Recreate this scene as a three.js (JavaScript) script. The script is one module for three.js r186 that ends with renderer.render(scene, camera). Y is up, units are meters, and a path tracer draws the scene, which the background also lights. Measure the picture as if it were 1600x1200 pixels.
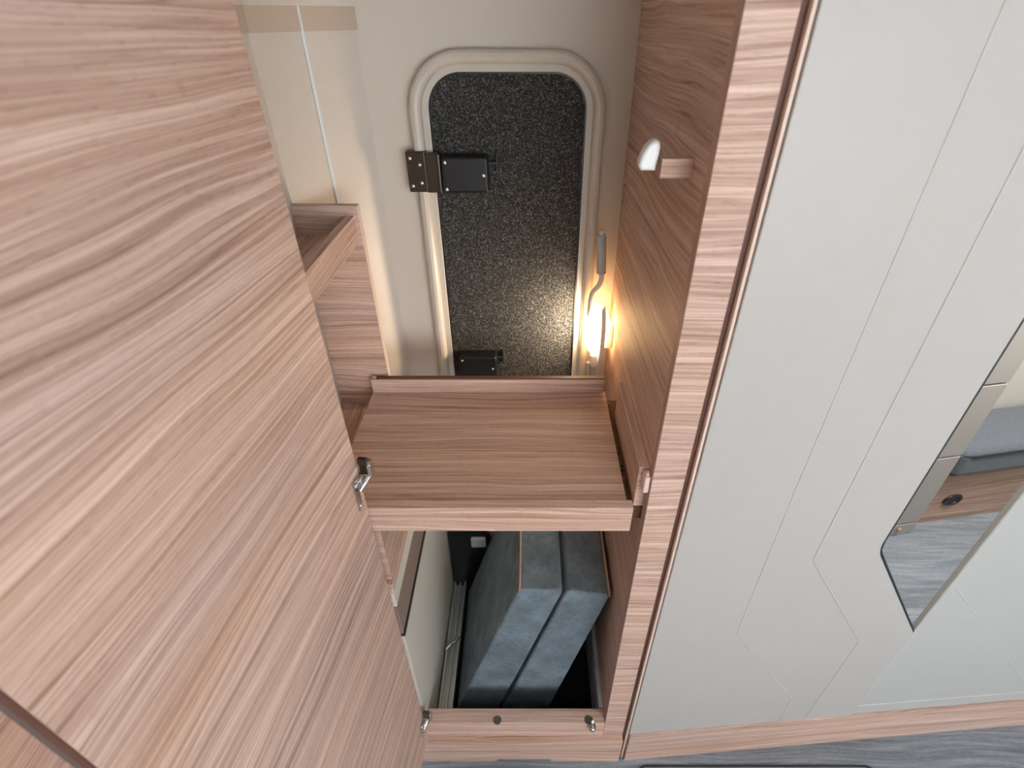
import * as THREE from 'three';
import { RoundedBoxGeometry } from 'three/addons/geometries/RoundedBoxGeometry.js';
import { mergeGeometries } from 'three/addons/utils/BufferGeometryUtils.js';
import { RectAreaLightUniformsLib } from 'three/addons/lights/RectAreaLightUniformsLib.js';

// ---------------------------------------------------------------- camera, sky, room light, exposure
const scene = new THREE.Scene();
const camera = new THREE.PerspectiveCamera(72.7, 1600 / 1200, 0.02, 50);
camera.position.set(0, 1.67, 0);
camera.rotation.set(-THREE.MathUtils.degToRad(35.44), 0, 0);
camera.setViewOffset(1600, 1200, -26, 0, 1600, 1200);
camera.focus = 1.05;
camera.userData.fStop = 5;
scene.background = new THREE.Color(0.94, 0.97, 1.0);
scene.backgroundIntensity = 10;
const renderer = new THREE.WebGLRenderer({ antialias: true });
renderer.toneMapping = THREE.LinearToneMapping;
renderer.toneMappingExposure = 1.0;
renderer.shadowMap.enabled = true;
RectAreaLightUniformsLib.init();
const CEILING_LIGHT = 3, LOUNGE_FILL = 60, LAMP_LIGHT = 80;

// ---------------------------------------------------------------- seeded noise and textures
let seed = 12345;
const rnd = () => { seed = (seed * 1664525 + 1013904223) >>> 0; return seed / 4294967296; };
const TAB = new Float32Array(65536); for (let i = 0; i < 65536; i++) TAB[i] = rnd();
function vn(x, y, px, py, k = 0) {            // value noise, periodic over px × py cells
  const xi = Math.floor(x), yi = Math.floor(y); let fx = x - xi, fy = y - yi;
  fx = fx * fx * (3 - 2 * fx); fy = fy * fy * (3 - 2 * fy);
  const x0 = ((xi % px) + px) % px, y0 = ((yi % py) + py) % py, x1 = (x0 + 1) % px, y1 = (y0 + 1) % py;
  const h = (a, b) => TAB[(a * 7919 + b * 10427 + k * 3571 + ((a * b) % 613)) & 65535];
  return (h(x0, y0) * (1 - fx) + h(x1, y0) * fx) * (1 - fy) + (h(x0, y1) * (1 - fx) + h(x1, y1) * fx) * fy;
}
const sstep = (a, b, x) => { const t = Math.min(1, Math.max(0, (x - a) / (b - a))); return t * t * (3 - 2 * t); };
function tex(W, H, f, srgb = true) {
  const d = new Uint8Array(W * H * 4);
  for (let j = 0; j < H; j++) for (let i = 0; i < W; i++) {
    const c = f(i / W, j / H, i, j), o = (j * W + i) * 4;
    d[o] = c[0]; d[o + 1] = c[1]; d[o + 2] = c[2]; d[o + 3] = 255;
  }
  const t = new THREE.DataTexture(d, W, H);
  t.wrapS = t.wrapT = THREE.RepeatWrapping; t.magFilter = THREE.LinearFilter; t.minFilter = THREE.LinearMipmapLinearFilter; t.generateMipmaps = true;
  if (srgb) t.colorSpace = THREE.SRGBColorSpace;
  t.needsUpdate = true; return t;
}
// walnut-coloured laminate: grain runs along u, one repeat = 1.2 m × 0.6 m
const WOOD_U = 1.2, WOOD_V = 0.6;
function woodTexture(light, dark, contrast) {
  return tex(2048, 1024, (u, v) => {
    const w = (vn(u * 5, v * 7, 5, 7, 1) - .5) * .03 + (vn(u * 11, v * 16, 11, 16, 2) - .5) * .009;
    const y = v + w;
    const band = vn(u * 2, y * 26, 2, 26, 3) * .45 + vn(u * 3, y * 80, 3, 80, 4) * .55;
    const streak = vn(u * 4, y * 240, 4, 240, 5);
    const fine = vn(u * 16, y * 500, 16, 500, 6);
    const n = vn(u * 2, y * 60, 2, 60, 7);
    const line = (1 - sstep(0, .045, Math.abs(n - .5))) * sstep(.4, .72, vn(u * 5, y * 18, 5, 18, 8));
    const n2 = vn(u * 3, y * 150, 3, 150, 9);
    const line2 = (1 - sstep(0, .09, Math.abs(n2 - .55))) * sstep(.35, .7, vn(u * 7, y * 40, 7, 40, 10));
    const pore = sstep(.7, .85, vn(u * 110, v * 500, 110, 500, 11));
    let t = .55 + contrast * ((band - .5) * .7 + (streak - .5) * .55 + (fine - .5) * .4 - line * .42 - line2 * .3 - pore * .14);
    t = Math.min(1, Math.max(0, t));
    const g = (vn(u * 3, v * 8, 3, 8, 12) - .5) * 7;
    return [0, 1, 2].map((k) => Math.max(0, Math.min(255, dark[k] + (light[k] - dark[k]) * t + (k === 0 ? g : k === 2 ? -g : 0))));
  });
}
const woodMap = woodTexture([236, 211, 197], [138, 104, 88], .62);
const woodMat = new THREE.MeshPhysicalMaterial({ map: woodMap, roughness: .55, specularIntensity: .5, bumpMap: woodMap, bumpScale: .00012 });
const vinylMap = tex(1024, 1024, (u, v) => {
  const y = v + (vn(u * 4, v * 6, 4, 6, 21) - .5) * .02;
  const a = vn(u * 4, y * 60, 4, 60, 22), b = vn(u * 10, y * 260, 10, 260, 23), c = vn(u * 90, v * 300, 90, 300, 24);
  const t = .5 + (a - .5) * .5 + (b - .5) * .6 + (c - .5) * .25;
  return [102 + 52 * t, 109 + 52 * t, 118 + 52 * t];
});
const vinyl = new THREE.MeshStandardMaterial({ map: vinylMap, roughness: .6, bumpMap: vinylMap, bumpScale: .0002 });
const feltMap = tex(1024, 1024, (u, v, i, j) => {
  const a = vn(u * 340, v * 340, 340, 340, 31), b = vn(u * 512, v * 512, 512, 512, 32), c = vn(u * 160, v * 160, 160, 160, 33);
  const t = sstep(.3, .95, a * .45 + b * .4 + c * .15), s = sstep(.75, .95, b) * .5 * a;
  const q = 26 + 100 * t + 130 * s;
  return [q, q * 1.0, q * .98];
});
const felt = new THREE.MeshStandardMaterial({ map: feltMap, roughness: 1, bumpMap: feltMap, bumpScale: .0012 });
const wallGrain = tex(512, 512, (u, v) => {
  const t = vn(u * 256, v * 256, 256, 256, 41) * .6 + vn(u * 24, v * 24, 24, 24, 42) * .4, q = 250 + 5 * t;
  return [q, q, q];
});
const paint = (hex, rough = .55, extra = {}) => new THREE.MeshPhysicalMaterial({ color: hex, map: wallGrain, roughness: rough, ...extra });
const beige = paint('#cfc6bb', .5), facadeMat = paint('#b2afab', .45), whitePanel = paint('#b2b3b0', .42), ceilMat = paint('#e6e4e0', .8);
const roomWall = paint('#d6d2cb', .7), trimWhite = paint('#d5dcdd', .4), tanBand = paint('#bfae9c', .5), frameMat = paint('#c6bfb4', .42);
const taupe = paint('#8d7a70', .5), storageBeige = paint('#d6d1c6', .45);
const plain = (hex, rough, metal = 0, extra = {}) => new THREE.MeshPhysicalMaterial({ color: hex, roughness: rough, metalness: metal, ...extra });
const blackPlastic = plain('#15161a', .38), brownEdge = plain('#5b3a2e', .6), greyEdge = plain('#5d5452', .6), chrome = plain('#c9c9c6', .22, 1), steelDark = plain('#4c463f', .35, .8);
const lightEdge = plain('#d8c3b4', .5), screwMat = plain('#d9dcde', .25, .9), blackCarpet = plain('#0c0d10', 1), alu = plain('#c3cdd1', .25, .6), darkSeal = plain('#20262b', .5);
const whitePlastic = plain('#dfe3e4', .35), greyPlastic = plain('#b9bec2', .4), clearPlastic = plain('#dcc3bb', .3), rawBoard = paint('#5a3d22', .9), pipingMat = plain('#b99c86', .8), holeCap = plain('#55504a', .6);
const velvetMap = tex(512, 512, (u, v) => {
  const t = vn(u * 9, v * 9, 9, 9, 51) * .5 + vn(u * 40, v * 40, 40, 40, 52) * .3 + vn(u * 200, v * 200, 200, 200, 53) * .2;
  return [76 + 50 * t, 88 + 54 * t, 97 + 56 * t];
});
const velvet = new THREE.MeshPhysicalMaterial({ map: velvetMap, roughness: .85, sheen: .8, sheenColor: new THREE.Color(.45, .6, .72), sheenRoughness: .45, bumpMap: velvetMap, bumpScale: .0015 });
const denimMap = tex(512, 512, (u, v, i, j) => {
  const w = ((i + j) % 6 < 3 ? 14 : -10) + (vn(u * 256, v * 256, 256, 256, 61) - .5) * 34;
  return [96 + w, 102 + w, 110 + w];
});
const denim = new THREE.MeshPhysicalMaterial({ map: denimMap, roughness: .95, sheen: .3, sheenColor: new THREE.Color(.6, .65, .7), bumpMap: denimMap, bumpScale: .001 });

// ---------------------------------------------------------------- helpers
// uv in metres, taken from the face direction; 'grain' (0 x, 1 y, 2 z) is the axis along u
let uvShift = 0;
function uvMap(geo, grain = 0, su = WOOD_U, sv = WOOD_V, fixed) {
  const g = geo.index ? geo.toNonIndexed() : geo; const p = g.attributes.position, n = g.attributes.normal;
  const off = fixed ?? (uvShift += .377); const uv = new Float32Array(p.count * 2);
  for (let i = 0; i < p.count; i += 3) {
    const m = [0, 1, 2].map((k) => Math.abs(n.getComponent(i, k) + n.getComponent(i + 1, k) + n.getComponent(i + 2, k)));
    const ax = m.indexOf(Math.max(...m)); let a, b;
    if (ax === grain) { [a, b] = [0, 1, 2].filter((k) => k !== ax); } else { a = grain; b = [0, 1, 2].find((k) => k !== ax && k !== grain); }
    for (let q = i; q < i + 3; q++) { uv[q * 2] = p.getComponent(q, a) / su + off; uv[q * 2 + 1] = p.getComponent(q, b) / sv + off * 1.7; }
  }
  g.setAttribute('uv', new THREE.BufferAttribute(uv, 2)); return g;
}
const box = (x0, x1, y0, y1, z0, z1, r = .001) => new RoundedBoxGeometry(Math.abs(x1 - x0), Math.abs(y1 - y0), Math.abs(z1 - z0), 2, Math.min(r, Math.abs(x1 - x0) / 2.1, Math.abs(y1 - y0) / 2.1, Math.abs(z1 - z0) / 2.1)).translate((x0 + x1) / 2, (y0 + y1) / 2, (z0 + z1) / 2);
const cyl = (a, b, r0, r1 = r0, seg = 16) => {
  const A = new THREE.Vector3(...a), B = new THREE.Vector3(...b), d = B.clone().sub(A);
  const g = new THREE.CylinderGeometry(r1, r0, d.length(), seg); g.translate(0, d.length() / 2, 0);
  g.applyQuaternion(new THREE.Quaternion().setFromUnitVectors(new THREE.Vector3(0, 1, 0), d.normalize())); return g.translate(...a);
};
const tube = (pts, r, seg = 40, rs = 8) => new THREE.TubeGeometry(new THREE.CatmullRomCurve3(pts.map((p) => new THREE.Vector3(...p)), false, 'catmullrom', .15), seg, r, rs);
const join = (list) => mergeGeometries(list.map((g) => { const q = g.index ? g.toNonIndexed() : g; for (const k of Object.keys(q.attributes)) if (!['position', 'normal', 'uv'].includes(k)) q.deleteAttribute(k); return q; }));
const poly = (pts) => { const s = new THREE.Shape(); pts.forEach(([x, y], i) => (i ? s.lineTo(x, y) : s.moveTo(x, y))); s.closePath(); return s; };
const extrude = (shape, z0, z1, bevel = 0, curve = 12) => new THREE.ExtrudeGeometry(shape, { depth: z1 - z0 - 2 * bevel, bevelEnabled: bevel > 0, bevelSize: bevel, bevelThickness: bevel, bevelOffset: -bevel, bevelSegments: 3, curveSegments: curve }).translate(0, 0, z0 + bevel);
function rrect(x0, x1, y0, y1, r, target = new THREE.Shape()) {
  target.moveTo(x0 + r, y0); target.lineTo(x1 - r, y0); target.absarc(x1 - r, y0 + r, r, -Math.PI / 2, 0); target.lineTo(x1, y1 - r); target.absarc(x1 - r, y1 - r, r, 0, Math.PI / 2);
  target.lineTo(x0 + r, y1); target.absarc(x0 + r, y1 - r, r, Math.PI / 2, Math.PI); target.lineTo(x0, y0 + r); target.absarc(x0 + r, y0 + r, r, Math.PI, 1.5 * Math.PI); return target;
}
const taken = {};
const numbered = (n) => { const k = taken[n] = (taken[n] ?? -1) + 1; return k ? `${n}_${String(k).padStart(3, '0')}` : n; };
function mesh(name, geo, mat, grain = 0) {
  let g = geo;
  if (mat.map === woodMap) g = uvMap(geo, grain); else if (mat.map) g = uvMap(geo, grain, mat === felt ? .5 : mat === vinyl ? .9 : mat === denim ? .3 : mat === velvet ? .35 : .5, mat === felt ? .5 : mat === vinyl ? .9 : mat === denim ? .3 : mat === velvet ? .35 : .5);
  const m = new THREE.Mesh(g, mat); m.name = name; m.castShadow = m.receiveShadow = true; return m;
}
const tag = (o, label, category, group) => { o.userData = { label, category }; if (group) o.userData.group = group; return o; };
function thing(name, label, category, pos = [0, 0, 0], turn = 0, group) {
  const g = new THREE.Group(); g.name = numbered(name); g.position.set(...pos); g.rotation.y = turn; scene.add(g); return tag(g, label, category, group);
}
// a part given in the scene's coordinates, hung under its thing (which is not turned)
function part(parent, name, geo, mat, grain = 0, label) {
  const w = new THREE.Vector3(); let o = parent; while (o && o !== scene) { w.add(o.position); o = o.parent; }
  const m = mesh(name, geo.translate(-w.x, -w.y, -w.z), mat, grain); parent.add(m); if (label) m.userData.label = label; return m;
}
// a part given in its thing's own coordinates
function local(parent, name, geo, mat, grain = 0, label) { const m = mesh(name, geo, mat, grain); parent.add(m); if (label) m.userData.label = label; return m; }
function struct(name, geo, mat, label, category, grain = 0) { const m = mesh(name, geo, mat, grain); scene.add(m); m.userData = { label, category, kind: 'structure' }; return m; }

// ---------------------------------------------------------------- the setting
struct('floor', box(-1.3, 2.7, -.05, 0, -2.3, 1.7), vinyl, 'blue-grey wood-look vinyl floor along the foot of the furniture', 'floor');
struct('ceiling', box(-1.3, 2.7, 2.05, 2.1, -2.3, 1.7), ceilMat, 'plain off-white ceiling above the corridor', 'ceiling');
struct('wall_left', box(-1.3, -1.25, 0, 2.05, -.6, 1.7), roomWall, 'plain pale side wall left of the wooden cupboard', 'wall');
struct('wall_right', box(2.65, 2.7, 0, 2.05, -2.3, 1.7), roomWall, 'plain pale end wall of the lounge', 'wall');
{ // wall behind the camera with a window opening
  const s = poly([[-1.3, 0], [2.7, 0], [2.7, 2.05], [-1.3, 2.05]]); s.holes.push(rrect(.25, 2.15, .75, 1.8, .08, new THREE.Path()));
  struct('wall_rear', extrude(s, 1.6, 1.65), roomWall, 'pale outer wall with the window behind the camera', 'wall');
  const f = rrect(.22, 2.18, .72, 1.83, .1); f.holes.push(rrect(.25, 2.15, .75, 1.8, .08, new THREE.Path()));
  const w = struct('window_1', extrude(f, 1.585, 1.6, .003), whitePlastic, 'window with rounded corners behind the camera', 'window');
  w.add(mesh('pane', extrude(rrect(.25, 2.15, .75, 1.8, .08), 1.62, 1.624), new THREE.MeshPhysicalMaterial({ color: '#ffffff', roughness: .02, transmission: 1, thickness: 0 })));
}
struct('wall_back', box(-.312, .3, .05, 2.05, -1.16, -1.11), beige, 'pale grey back wall around the felt-lined hatch', 'wall');
{ // slanted corner cover and left wall of the wardrobe (seen from above)
  struct('wall_corner', extrude(poly([[-.303, 1.112], [-.3705, 1.03], [-.42, .94], [-.46, .94], [-.46, 1.16], [-.303, 1.16]]), 0, 2.05).rotateX(-Math.PI / 2).scale(1, 1, 1).translate(0, 0, 0), beige, 'pale slanted corner cover between hatch wall and left wardrobe wall', 'wall');
}
struct('wall_side', box(-.46, -.42, .05, 2.05, -.945, -.6), beige, 'pale side wall behind the small corner shelf', 'wall');
struct('trim_1', cyl([-.37, .9, -1.028], [-.37, 2.05, -1.028], .0033, .0033, 10), trimWhite, 'thin white sealing strip running down the pale wardrobe corner', 'trim');
{
  const pr = (o) => poly([[-.303, 1.112], [-.3705, 1.03], [-.42, .94], [-.42, .6], [-.42 + o, .6], [-.42 + o, .94 - o * .4], [-.3705 + o, 1.03 - o * .7], [-.303 + o, 1.112 - o]]);
  struct('trim_2', extrude(pr(.003), 1.645, 1.679).rotateX(-Math.PI / 2), tanBand, 'flat tan band across the pale wardrobe walls near the top', 'trim');
  struct('trim_3', extrude(pr(.008), 1.679, 2.05).rotateX(-Math.PI / 2), beige, 'raised pale panel above the tan band at top left', 'trim');
}
// partition behind the beige panel, lounge walls
struct('wall_partition', box(.262, .3, 0, 2.05, -2.2, -.6), roomWall, 'pale partition between wardrobe and lounge', 'wall');
struct('wall_lounge', box(.3, 2.65, 0, 2.05, -2.3, -2.2), roomWall, 'pale far wall of the lounge seen through the gap', 'wall');

// the panelled wall to the right of the wardrobe, turned a little away from the camera
const FAC = [.2585, 0, -.5705], TURN = .0749;
{
  const g = new THREE.Group(); g.name = 'wall_front'; g.position.set(...FAC); g.rotation.y = TURN; scene.add(g);
  g.userData = { label: 'smooth pale grey wall panel right of the wardrobe with moulded edge', category: 'wall', kind: 'structure' };
  const s = new THREE.Shape(); s.moveTo(0, .155); s.lineTo(.594, .155); s.lineTo(.584, .566); s.lineTo(.394, .85); s.quadraticCurveTo(.381, .872, .381, .895); s.lineTo(.387, 2.05); s.lineTo(0, 2.05); s.closePath();
  local(g, 'panel', extrude(s, -.02, 0, .0015), facadeMat);
  local(g, 'edge_seal', tube([[.389, 2.05, -.004], [.386, 1.4, -.004], [.383, .91, -.004], [.3835, .893, -.004], [.386, .872, -.004], [.396, .852, -.004], [.49, .71, -.004], [.586, .566, -.004]], .0034, 200, 8), darkSeal, 0, 'dark rubber edge seal');
  local(g, 'seam', tube([[.173, 2.05, -.0008], [.17, 1.1, -.0008], [.175, .63, -.0008], [.183, .605, -.0008], [.385, .3, -.0008], [.393, .285, -.0008], [.394, .16, -.0008]], .0018, 200, 8), facadeMat);
  local(g, 'seam', tube([[.262, 2.05, -.0008], [.262, 1.1, -.0008], [.262, .865, -.0008], [.27, .842, -.0008], [.463, .553, -.0008], [.468, .535, -.0008], [.466, .16, -.0008]], .0022, 200, 8), facadeMat);
}
{
  const g = new THREE.Group(); g.name = 'wall_end'; g.position.set(...FAC); g.rotation.y = TURN; scene.add(g);
  g.userData = { label: 'white wall panel at lower right beyond the gap', category: 'wall', kind: 'structure' };
  local(g, 'panel', extrude(poly([[.594, .205], [2.4, .205], [2.4, 2.05], [.592, 2.05]]), -.014, -.004, .001), whitePanel);
  local(g, 'edge_profile', box(.5845, .5955, .16, 2.05, -.013, -.0005, .003), whitePanel, 0, 'rounded white edge profile');
  local(g, 'bottom_profile', box(.596, 2.4, .16, .206, -.016, -.002, .003), whitePanel);
  local(g, 'seam', tube([[.61, .72, -.0045], [.8, .51, -.0045], [1.04, .25, -.0045]], .0016, 60, 8), greyPlastic);
}
{
  const g = new THREE.Group(); g.name = 'baseboard_right'; g.position.set(...FAC); g.rotation.y = TURN; scene.add(g);
  g.userData = { label: 'long walnut-effect baseboard under the pale wall panels', category: 'baseboard', kind: 'structure' };
  local(g, 'board', box(.002, 2.4, 0, .16, -.02, .004, .002), woodMat, 0);
}

// ---------------------------------------------------------------- wardrobe
const W = thing('wardrobe', 'tall walnut-effect wardrobe standing open with its door swung to the left', 'wardrobe', [0, 0, -.58]);
part(W, 'side_panel', box(.194, .24, .04, 2.04, -1.109, -.6), woodMat, 2, 'dark walnut-effect inner side panel');
part(W, 'stile', box(.194, .2455, .0, 2.04, -.6, -.58, .0015), woodMat, 0, 'pale lit front stile with cross grain');
part(W, 'brown_strip', box(.2455, .253, .0, 2.04, -.6, -.582, .0005), brownEdge, 1, 'dark brown strip beside the stile');  // dark brown strip set slightly behind the stile face
part(W, 'edge_strip', box(.253, .2575, .0, 2.04, -.6, -.574, .001), lightEdge, 1, 'thin light edging strip');
part(W, 'stile', box(-.42, -.275, .13, 2.04, -.6, -.582), woodMat, 0);
part(W, 'sill', box(-.42, .194, .127, .2, -.615, -.58, .0015), woodMat, 0);
part(W, 'sill_rail', box(-.42, .194, .1215, .1265, -.6, -.574), woodMat, 0);
part(W, 'plinth', extrude(poly([[-.3, 0], [-.088, 0], [-.084, .012], [.058, .012], [.062, 0], [.2455, 0], [.2455, .121], [-.3, .121]]), -.6, -.565, .001), woodMat, 0);
for (const x of [-.08, .153]) part(W, 'screw_cover', cyl([x, .2, -.587], [x, .2012, -.587], .0105, .0105, 20), holeCap, 0, 'round dark screw cover');
const ball = part(W, 'ball_catch', join([cyl([.162, .193, -.58], [.162, .193, -.573], .0095), new THREE.SphereGeometry(.0075, 16, 12).translate(.162, .19, -.571), cyl([.162, .2, -.585], [.162, .212, -.578], .0035), box(.153, .171, .178, .186, -.58, -.572, .002)]), chrome, 0, 'small chrome ball catch');
part(W, 'catch_plate', join([box(.184, .194, 1.036, 1.071, -.61, -.585, .003), cyl([.189, 1.071, -.592], [.189, 1.078, -.592], .003)]), clearPlastic, 0, 'translucent pinkish plastic catch');
part(W, 'runner_rail', box(.177, .194, .988, 1.078, -.838, -.602, .001), woodMat, 2, 'dark walnut-effect runner beside the shelf');
const cleat = part(W, 'runner_cleat', box(.1665, .194, .955, .986, -.9, -.603, .0008), rawBoard, 2, 'raw chipboard cleat with torn chips');
for (const [z, k, q] of [[-.885, .7, 3], [-.86, .4, 2], [-.81, .4, 5], [-.75, 1, 1], [-.735, .8, 4], [-.7, .9, 2], [-.69, .8, 6], [-.665, 1, 3], [-.652, .6, 5]]) {
  const gch = new THREE.IcosahedronGeometry(.006 * k, 0); gch.rotateX(q); gch.scale(.9, .5, 1.3).translate(.1715, .986, z);
  part(cleat, 'chip', gch, q % 2 ? brownEdge : blackPlastic);
}
// battens on the left above the storage wall
part(W, 'batten', box(-.3, -.2635, .778, .94, -.93, -.602), woodMat, 2);
part(W, 'batten', box(-.274, -.261, .75, .777, -.93, -.59, .003), woodMat, 2, 'walnut-effect batten lit from the front');
part(W, 'batten', box(-.274, -.2625, .704, .749, -.93, -.59, .002), storageBeige, 2, 'beige batten');
part(W, 'batten', box(-.274, -.264, .603, .703, -.93, -.59, .002), taupe, 2, 'taupe batten');
part(W, 'lining_strip', box(.183, .194, .032, .2, -1.1, -.617, .001), greyPlastic, 2, 'grey lining edge at the foot of the side panel');

// open door, hinged at the left of the opening; its own coordinates: x along the leaf, z towards the opening
const D = new THREE.Group(); D.name = 'door'; D.position.set(-.262, .125, .005); D.rotation.y = -Math.PI / 2 - .124; W.add(D);
{
  // the leaf runs from the hinge edge to the free edge along local +x; local -z faces the opening
  local(D, 'leaf', box(0, .43, 0, 1.9, 0, .021, .001), woodMat, 0, 'light walnut-effect inner face of the open door');
  local(D, 'edge_band', box(.4302, .4312, 0, 1.9, .0, .012, .0004), brownEdge, 1, 'dark brown edge band');
  local(D, 'edge_band', box(.4302, .4312, 0, 1.9, .0122, .021, .0004), greyEdge, 1, 'grey edge band');
  for (const [y, s] of [[.94, 1], [.1, .9]]) {
    const h = local(D, 'hinge', join([
      box(.014, .026, y - .03 * s, y + .03 * s, -.003, 0, .001),
      box(.006, .02, y + .012 * s, y + .03 * s, -.009, -.002, .002),
      tube([[.018, y + .008 * s, -.006], [.006, y + .016 * s, -.012], [-.002, y + .028 * s, -.02]], .0045, 16, 8),
      box(-.006, .004, y + .026 * s, y + .05 * s, -.024, -.001, .002),
      cyl([-.001, y + .05 * s, -.02], [-.001, y + .056 * s, -.02], .004),
    ]), chrome, 0, 'chrome concealed hinge');
    for (const dy of [-.022, .02]) local(h, 'screw', new THREE.SphereGeometry(.0036, 12, 8).scale(1, 1, .5).translate(.02, y + dy * s, -.0035), screwMat);
    local(h, 'hinge_cup', box(-.004, .004, y + .028 * s, y + .06 * s, -.02, -.004, .002), steelDark);
  }
}
// neighbouring cupboard at the far left
{
  const c = thing('cupboard', 'walnut-effect cupboard beyond the free edge of the open door', 'cupboard', [-.85, 0, -.1]);
  part(c, 'body', box(-1.2, -.52, 0, 2.04, -.56, .5, .002), woodMat, 2);
  part(c, 'door', box(-.519, -.5, .1, 1.98, -.55, .49, .002), woodMat, 2);
}

// pull-out shelf tray
{
  const t = thing('shelf_tray', 'walnut-effect shelf with raised front and back lips across the wardrobe', 'shelf', [-.085, .949, -.75]);
  part(t, 'board', box(-.336, .165, .982, 1.002, -.91, -.597), woodMat, 0);
  part(t, 'front_lip', box(-.336, .1725, .949, 1.007, -.598, -.58, .0012), woodMat, 0);
  part(t, 'back_lip', box(-.336, .161, .982, 1.034, -.922, -.908, .0012), woodMat, 0);
  part(t, 'lip_edging', box(-.336, .161, 1.034, 1.0355, -.9225, -.912, .0006), brownEdge, 0, 'dark brown top edging');
  part(t, 'dowel_cap', cyl([-.33, 1.0355, -.915], [-.33, 1.0375, -.915], .005), woodMat, 0);
}
// narrow corner shelf on the left
{
  const c = thing('corner_shelf', 'narrow walnut-effect shelf unit fixed to the pale left wall', 'shelf', [-.36, .9, -.8]);
  part(c, 'end_panel', box(-.4195, -.304, .9, 1.393, -.945, -.93, .001), woodMat, 0);
  part(c, 'shelf_board', box(-.4195, -.312, 1.325, 1.341, -.93, -.602), woodMat, 2);
  part(c, 'shelf_lip', box(-.326, -.31, 1.34, 1.376, -.929, -.602, .001), woodMat, 2);
  part(c, 'shelf_board', box(-.4195, -.338, .94, .955, -.93, -.602), woodMat, 2);
  part(c, 'panel_edging', box(-.304, -.3025, .9, 1.393, -.945, -.93, .0005), lightEdge, 1, 'pale edging');
}

// ---------------------------------------------------------------- felt-lined hatch
{
  const h = thing('service_hatch', 'tall hatch lined with dark speckled felt in the back wall', 'hatch', [-.04, .5, -1.11]);
  const ring = (a, b, ra, rb, z0, z1, bev) => { const s = rrect(-.188 - a, .109 + a, .5 - a, 1.582 + a, ra); s.holes.push(rrect(-.188 - b, .109 + b, .5 - b, 1.582 + b, rb, new THREE.Path())); return extrude(s, z0, z1, bev, 20); };
  part(h, 'outer_frame', ring(.036, .013, .1, .077, -1.1105, -1.082, .011), frameMat, 1, 'rounded grey-beige outer frame');
  part(h, 'inner_frame', ring(.016, 0, .08, .062, -1.1105, -1.1, .002), frameMat, 1, 'flat beige inner rim');
  part(h, 'felt_panel', extrude(rrect(-.188, .109, .5, 1.582, .062), -1.1105, -1.104, 0, 20), felt, 0, 'dark grey speckled felt');
  part(h, 'seal', ring(.0005, -.003, .062, .059, -1.1045, -1.101, 0), blackPlastic, 0, 'black rubber seal');
  for (const [y, dy] of [[1.41, 0], [.955, -.1]]) {
    const p = part(h, 'hinge_plate', join([box(-.238, -.2, y - .034, y + .042, -1.1, -1.076, .003), box(-.204, -.176, y - .036, y + .038, -1.096, -1.079, .003), cyl([-.177, y - .036, -1.085], [-.177, y + .036, -1.085], .007)]).translate(0, dy, 0), steelDark, 0, 'dark bronze hinge plate');
    for (const [sx, sy] of [[-.23, .03], [-.212, .018], [-.23, -.022], [-.212, -.016]]) part(p, 'screw', new THREE.SphereGeometry(.0034, 12, 8).scale(1, 1, .5).translate(sx, y + sy + dy, -1.076), screwMat);
    const cv = part(h, 'hinge_cover', join([box(-.17, -.078, y - .034, y + .034, -1.106, -1.068, .006), box(-.178, -.168, y - .02, y + .02, -1.104, -1.085, .002)]), blackPlastic, 0, 'black plastic hinge cover');
    for (const [sx, sy] of [[-.162, .024], [-.162, -.026], [-.088, .0]]) part(cv, 'screw', new THREE.SphereGeometry(.0034, 12, 8).scale(1, 1, .5).translate(sx, y + sy, -1.068), screwMat);
    part(h, 'pull_tab', join([box(-.08, -.064, y + .014, y + .02, -1.104, -1.096, .002), box(-.066, -.061, y + .0, y + .036, -1.104, -1.096, .002)]), darkSeal);
  }
}
// ---------------------------------------------------------------- lamp with stalk
{
  const l = thing('wall_lamp', 'small glowing white lamp with bent stalk in the back corner', 'lamp', [.165, .98, -1.05]);
  part(l, 'base', join([new THREE.CylinderGeometry(.075, .075, .01, 40).rotateZ(Math.PI / 2).scale(1, 1, .5).translate(.167, 1.06, -1.05), box(.168, .194, 1.03, 1.09, -1.065, -1.04, .004)]), whitePlastic);
  const dif = new THREE.SphereGeometry(1, 32, 20).scale(.03, .064, .023).translate(.157, 1.075, -1.05);
  const dm = new THREE.MeshStandardMaterial({ color: '#fff3e0', emissive: '#ffcb8c', emissiveIntensity: 22, roughness: .4 });
  part(l, 'diffuser', dif, dm, 0, 'glowing warm white diffuser');
  part(l, 'end_cap', box(.146, .168, .982, 1.012, -1.062, -1.04, .004), whitePlastic);
  part(l, 'stalk', tube([[.137, 1.11, -1.05], [.137, 1.15, -1.05], [.14, 1.168, -1.05], [.153, 1.186, -1.05], [.157, 1.2, -1.05], [.156, 1.225, -1.05]], .0055, 40, 10), whitePlastic);
  const hd = part(l, 'handle', join([cyl([.156, 1.215, -1.05], [.15, 1.296, -1.05], .0098), cyl([.15, 1.296, -1.05], [.1497, 1.299, -1.05], .0098, .008)]), greyPlastic);
  part(hd, 'tip', cyl([.1497, 1.298, -1.05], [.149, 1.308, -1.05], .005), whitePlastic);
  part(l, 'lower_pipe', join([cyl([.146, .87, -1.06], [.146, .98, -1.06], .006), cyl([.158, .87, -1.058], [.158, .97, -1.058], .005)]), greyPlastic);
  const pl = new THREE.RectAreaLight(new THREE.Color(1, .8, .58), LAMP_LIGHT, .05, .11); pl.position.set(.125 - .165, 1.075 - .98, .002); pl.rotation.y = Math.PI / 2; l.add(pl);   // shines towards -x
}
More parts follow.
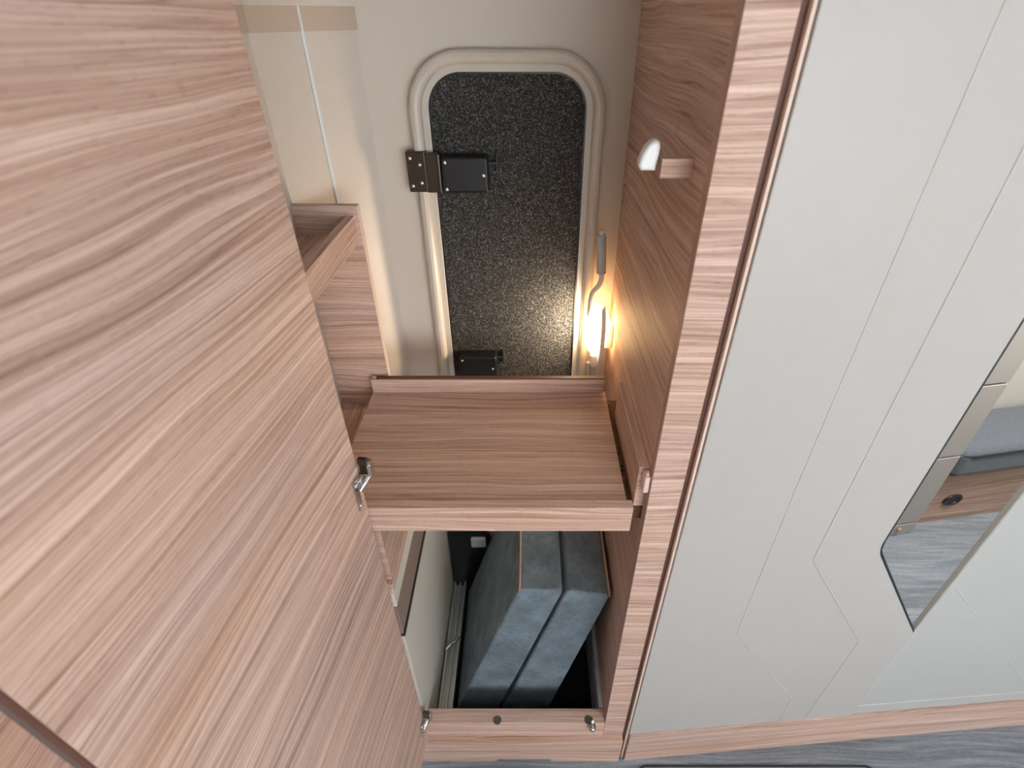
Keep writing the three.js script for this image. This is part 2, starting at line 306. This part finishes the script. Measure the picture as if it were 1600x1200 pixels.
// ---------------------------------------------------------------- bracket for the clothes rail
{
  const b = thing('rail_bracket', 'short wooden peg with white plastic end on the inner side panel', 'bracket', [.194, 1.51, -.655]);
  part(b, 'peg', box(.156, .194, 1.509, 1.531, -.668, -.648, .001), woodMat, 0);
  part(b, 'cap', (() => { const s = new THREE.Shape(); s.moveTo(-.003, -.013); s.lineTo(.014, -.013); s.lineTo(.0165, .005); s.quadraticCurveTo(.018, .02, .012, .02); s.quadraticCurveTo(.004, .02, -.002, .008); s.quadraticCurveTo(-.006, -.001, -.006, -.008); s.closePath(); return extrude(s, -.01, .01, .004).translate(.136, 1.53, -.66); })(), whitePlastic, 0, 'white plastic end cap');
}
// ---------------------------------------------------------------- lower storage space
struct('floor_storage', box(-.42, .194, .002, .03, -1.11, -.616), blackCarpet, 'black carpeted floor of the lower storage space', 'floor');
struct('wall_storage', extrude(poly([[1.109, .031], [.617, .031], [.617, .202], [.59, .202], [.59, .594], [1.109, .594]]), -.274, -.262).rotateY(Math.PI / 2), storageBeige, 'smooth beige side wall of the lower storage space', 'wall');
struct('trim_4', box(-.274, -.261, .594, .6025, -1.109, -.59, .001), darkSeal, 'thin black joint above the beige storage wall', 'trim');
{
  const r = thing('lashing_rail', 'long aluminium lashing rail on the storage floor beside the beige wall', 'rail', [-.236, .03, -.85]);
  part(r, 'channel', join([box(-.257, -.216, .03, .038, -1.08, -.617, .001), box(-.257, -.25, .038, .062, -1.08, -.617, .001), box(-.24, -.233, .038, .056, -1.08, -.617, .001), box(-.223, -.216, .038, .062, -1.08, -.617, .001)]), alu, 2);
  part(r, 'clip', tube([[-.256, .064, -.84], [-.243, .07, -.852], [-.228, .068, -.862], [-.219, .066, -.88]], .004, 24, 8), chrome, 0, 'small bright metal clip');
  const b = thing('bracket', 'black bracket with a pale cap behind the aluminium rail, body widened to darken the back wall', 'bracket', [-.175, .03, -1.09]);
  part(b, 'body', extrude(poly([[-.26, .031], [-.135, .031], [-.12, .26], [-.14, .33], [-.26, .33]]), -1.105, -1.082, .003), blackPlastic);  // bracket body widened left in black, standing in for shade on the back wall
  part(b, 'cap', box(-.186, -.138, .255, .3, -1.083, -1.07, .006).translate(0, 0, 0), greyPlastic, 0, 'pale grey cap');
}
{
  const slab = (pts) => extrude((() => { // quadrilateral with softly rounded corners
    const s = new THREE.Shape(), n = pts.length, r = .012;
    pts.forEach((p, i) => {
      const a = pts[(i + n - 1) % n], b = pts[(i + 1) % n], to = (q) => { const d = Math.hypot(q[0] - p[0], q[1] - p[1]); return [p[0] + (q[0] - p[0]) * r / d, p[1] + (q[1] - p[1]) * r / d]; };
      const A = to(a), B = to(b); if (i) s.lineTo(...A); else s.moveTo(...A); s.quadraticCurveTo(p[0], p[1], ...B);
    }); s.closePath(); return s;
  })(), -1.06, -.68, .006, 6);
  const c1 = thing('seat_cushion', 'grey velvet cushion on edge, the left one of the leaning pair', 'cushion', [-.12, .03, -.87], 0, 'leaning velvet cushions');
  part(c1, 'cover', slab([[-.2085, .031], [-.089, .031], [.078, .62], [-.022, .625]]), velvet, 2);
  part(c1, 'piping', tube([[-.0195, .622, -1.05], [-.0195, .622, -.69], [-.021, .617, -.682]], .0028, 40, 8), pipingMat, 0, 'tan piping');
  const c2 = thing('seat_cushion', 'grey velvet cushion leaning on the wardrobe side panel', 'cushion', [.0, .03, -.87], 0, 'leaning velvet cushions');
  part(c2, 'cover', slab([[-.078, .031], [.054, .031], [.184, .602], [.085, .62]]), velvet, 2);
  part(c2, 'piping', tube([[.183, .6, -1.05], [.183, .6, -.69], [.1825, .594, -.682]], .0028, 40, 8), pipingMat, 0, 'tan piping');
}
// ---------------------------------------------------------------- lounge beyond the gap
{
  const d = thing('drawer_cabinet', 'pale drawer cabinet seen through the gap at right', 'cabinet', [1.507, 0, -1.335], .17);
  local(d, 'body', box(-.5, -.004, 0, 1.2, -.28, -.018, .002), whitePanel, 0);
  for (const [y0, y1] of [[.0, .062], [.067, .41], [.415, .72], [.725, 1.03]]) local(d, 'drawer', box(-.5, 0, y0 + .002, y1, -.018, 0, .0025), facadeMat, 0);
  local(d, 'knob', new THREE.SphereGeometry(.009, 14, 10).scale(1, 1, .6).translate(-.075, .04, .004), pipingMat);
  const b = thing('bench', 'walnut-effect bench base with an oval vent beside the drawers', 'bench', [1.502, 0, -1.37], .17);
  local(b, 'base', box(.01, 1.1, 0, .29, -.22, 0, .002), woodMat, 0);
  local(b, 'back_panel', box(.01, 1.1, .292, 1.3, -.22, -.185, .003), roomWall, 0, 'pale back panel');
  const v = local(b, 'vent', new THREE.TorusGeometry(.03, .007, 10, 32).scale(1.15, .8, .8).translate(.15, .125, .002), steelDark, 0, 'dark oval vent ring');
  local(v, 'vent_plate', new THREE.CylinderGeometry(.029, .029, .004, 28).rotateX(Math.PI / 2).scale(1.15, .8, 1).translate(.15, .125, .001), blackPlastic);
  const k = thing('bench_cushion', 'blue-grey woven cushion lying on the bench', 'cushion', [1.502, .29, -1.37], .17);
  const cs = local(k, 'cover', new RoundedBoxGeometry(1.05, .135, .22, 6, .035).translate(.53, .068, -.07), denim, 0);
  local(cs, 'piping', tube([[.02, .112, .03], [.06, .116, .043], [.5, .118, .043], [1.05, .118, .043]], .003, 60, 8), darkSeal);
}
// floor hatch cover in front of the baseboard
{
  const f = thing('floor_hatch', 'floor hatch outlined by a thin black seal in the vinyl', 'floor hatch', [.6, 0, -.35]);
  const s = rrect(.29, .94, -.2, .551, .03); const o = rrect(.286, .944, -.204, .555, .034); o.holes.push(rrect(.29, .94, -.2, .551, .03, new THREE.Path()));
  part(f, 'cover', extrude(s, 0.0002, .002, 0).rotateX(-Math.PI / 2), vinyl, 0);
  part(f, 'seal', extrude(o, .0002, .003, 0).rotateX(-Math.PI / 2), blackPlastic, 0, 'thin black seal');
}
// ---------------------------------------------------------------- corridor ceiling light, added fill light in the lounge
function ceilingLight(x, z, w, d, level, label) {
  const c = thing('ceiling_light', label, 'lamp', [x, 2.05, z], 0, 'flat ceiling lights');
  local(c, 'housing', box(-w / 2 - .02, w / 2 + .02, -.02, -.0005, -d / 2 - .02, d / 2 + .02, .004), whitePlastic);
  local(c, 'diffuser', box(-w / 2, w / 2, -.024, -.0205, -d / 2, d / 2, .001), new THREE.MeshStandardMaterial({ color: '#ffffff', emissive: '#fff6ea', emissiveIntensity: 1.5 }));
  const r = new THREE.RectAreaLight(new THREE.Color(1, .965, .92), level, w, d); r.position.set(0, -.027, 0); r.rotation.x = -Math.PI / 2; c.add(r);
}
ceilingLight(.25, .45, .7, .3, CEILING_LIGHT, 'flat white ceiling light above the corridor');
ceilingLight(1.6, -.95, .6, .3, LOUNGE_FILL, 'added unseen fill light panel above the lounge');  // added out of view to brighten the lounge behind the gap

renderer.render(scene, camera);
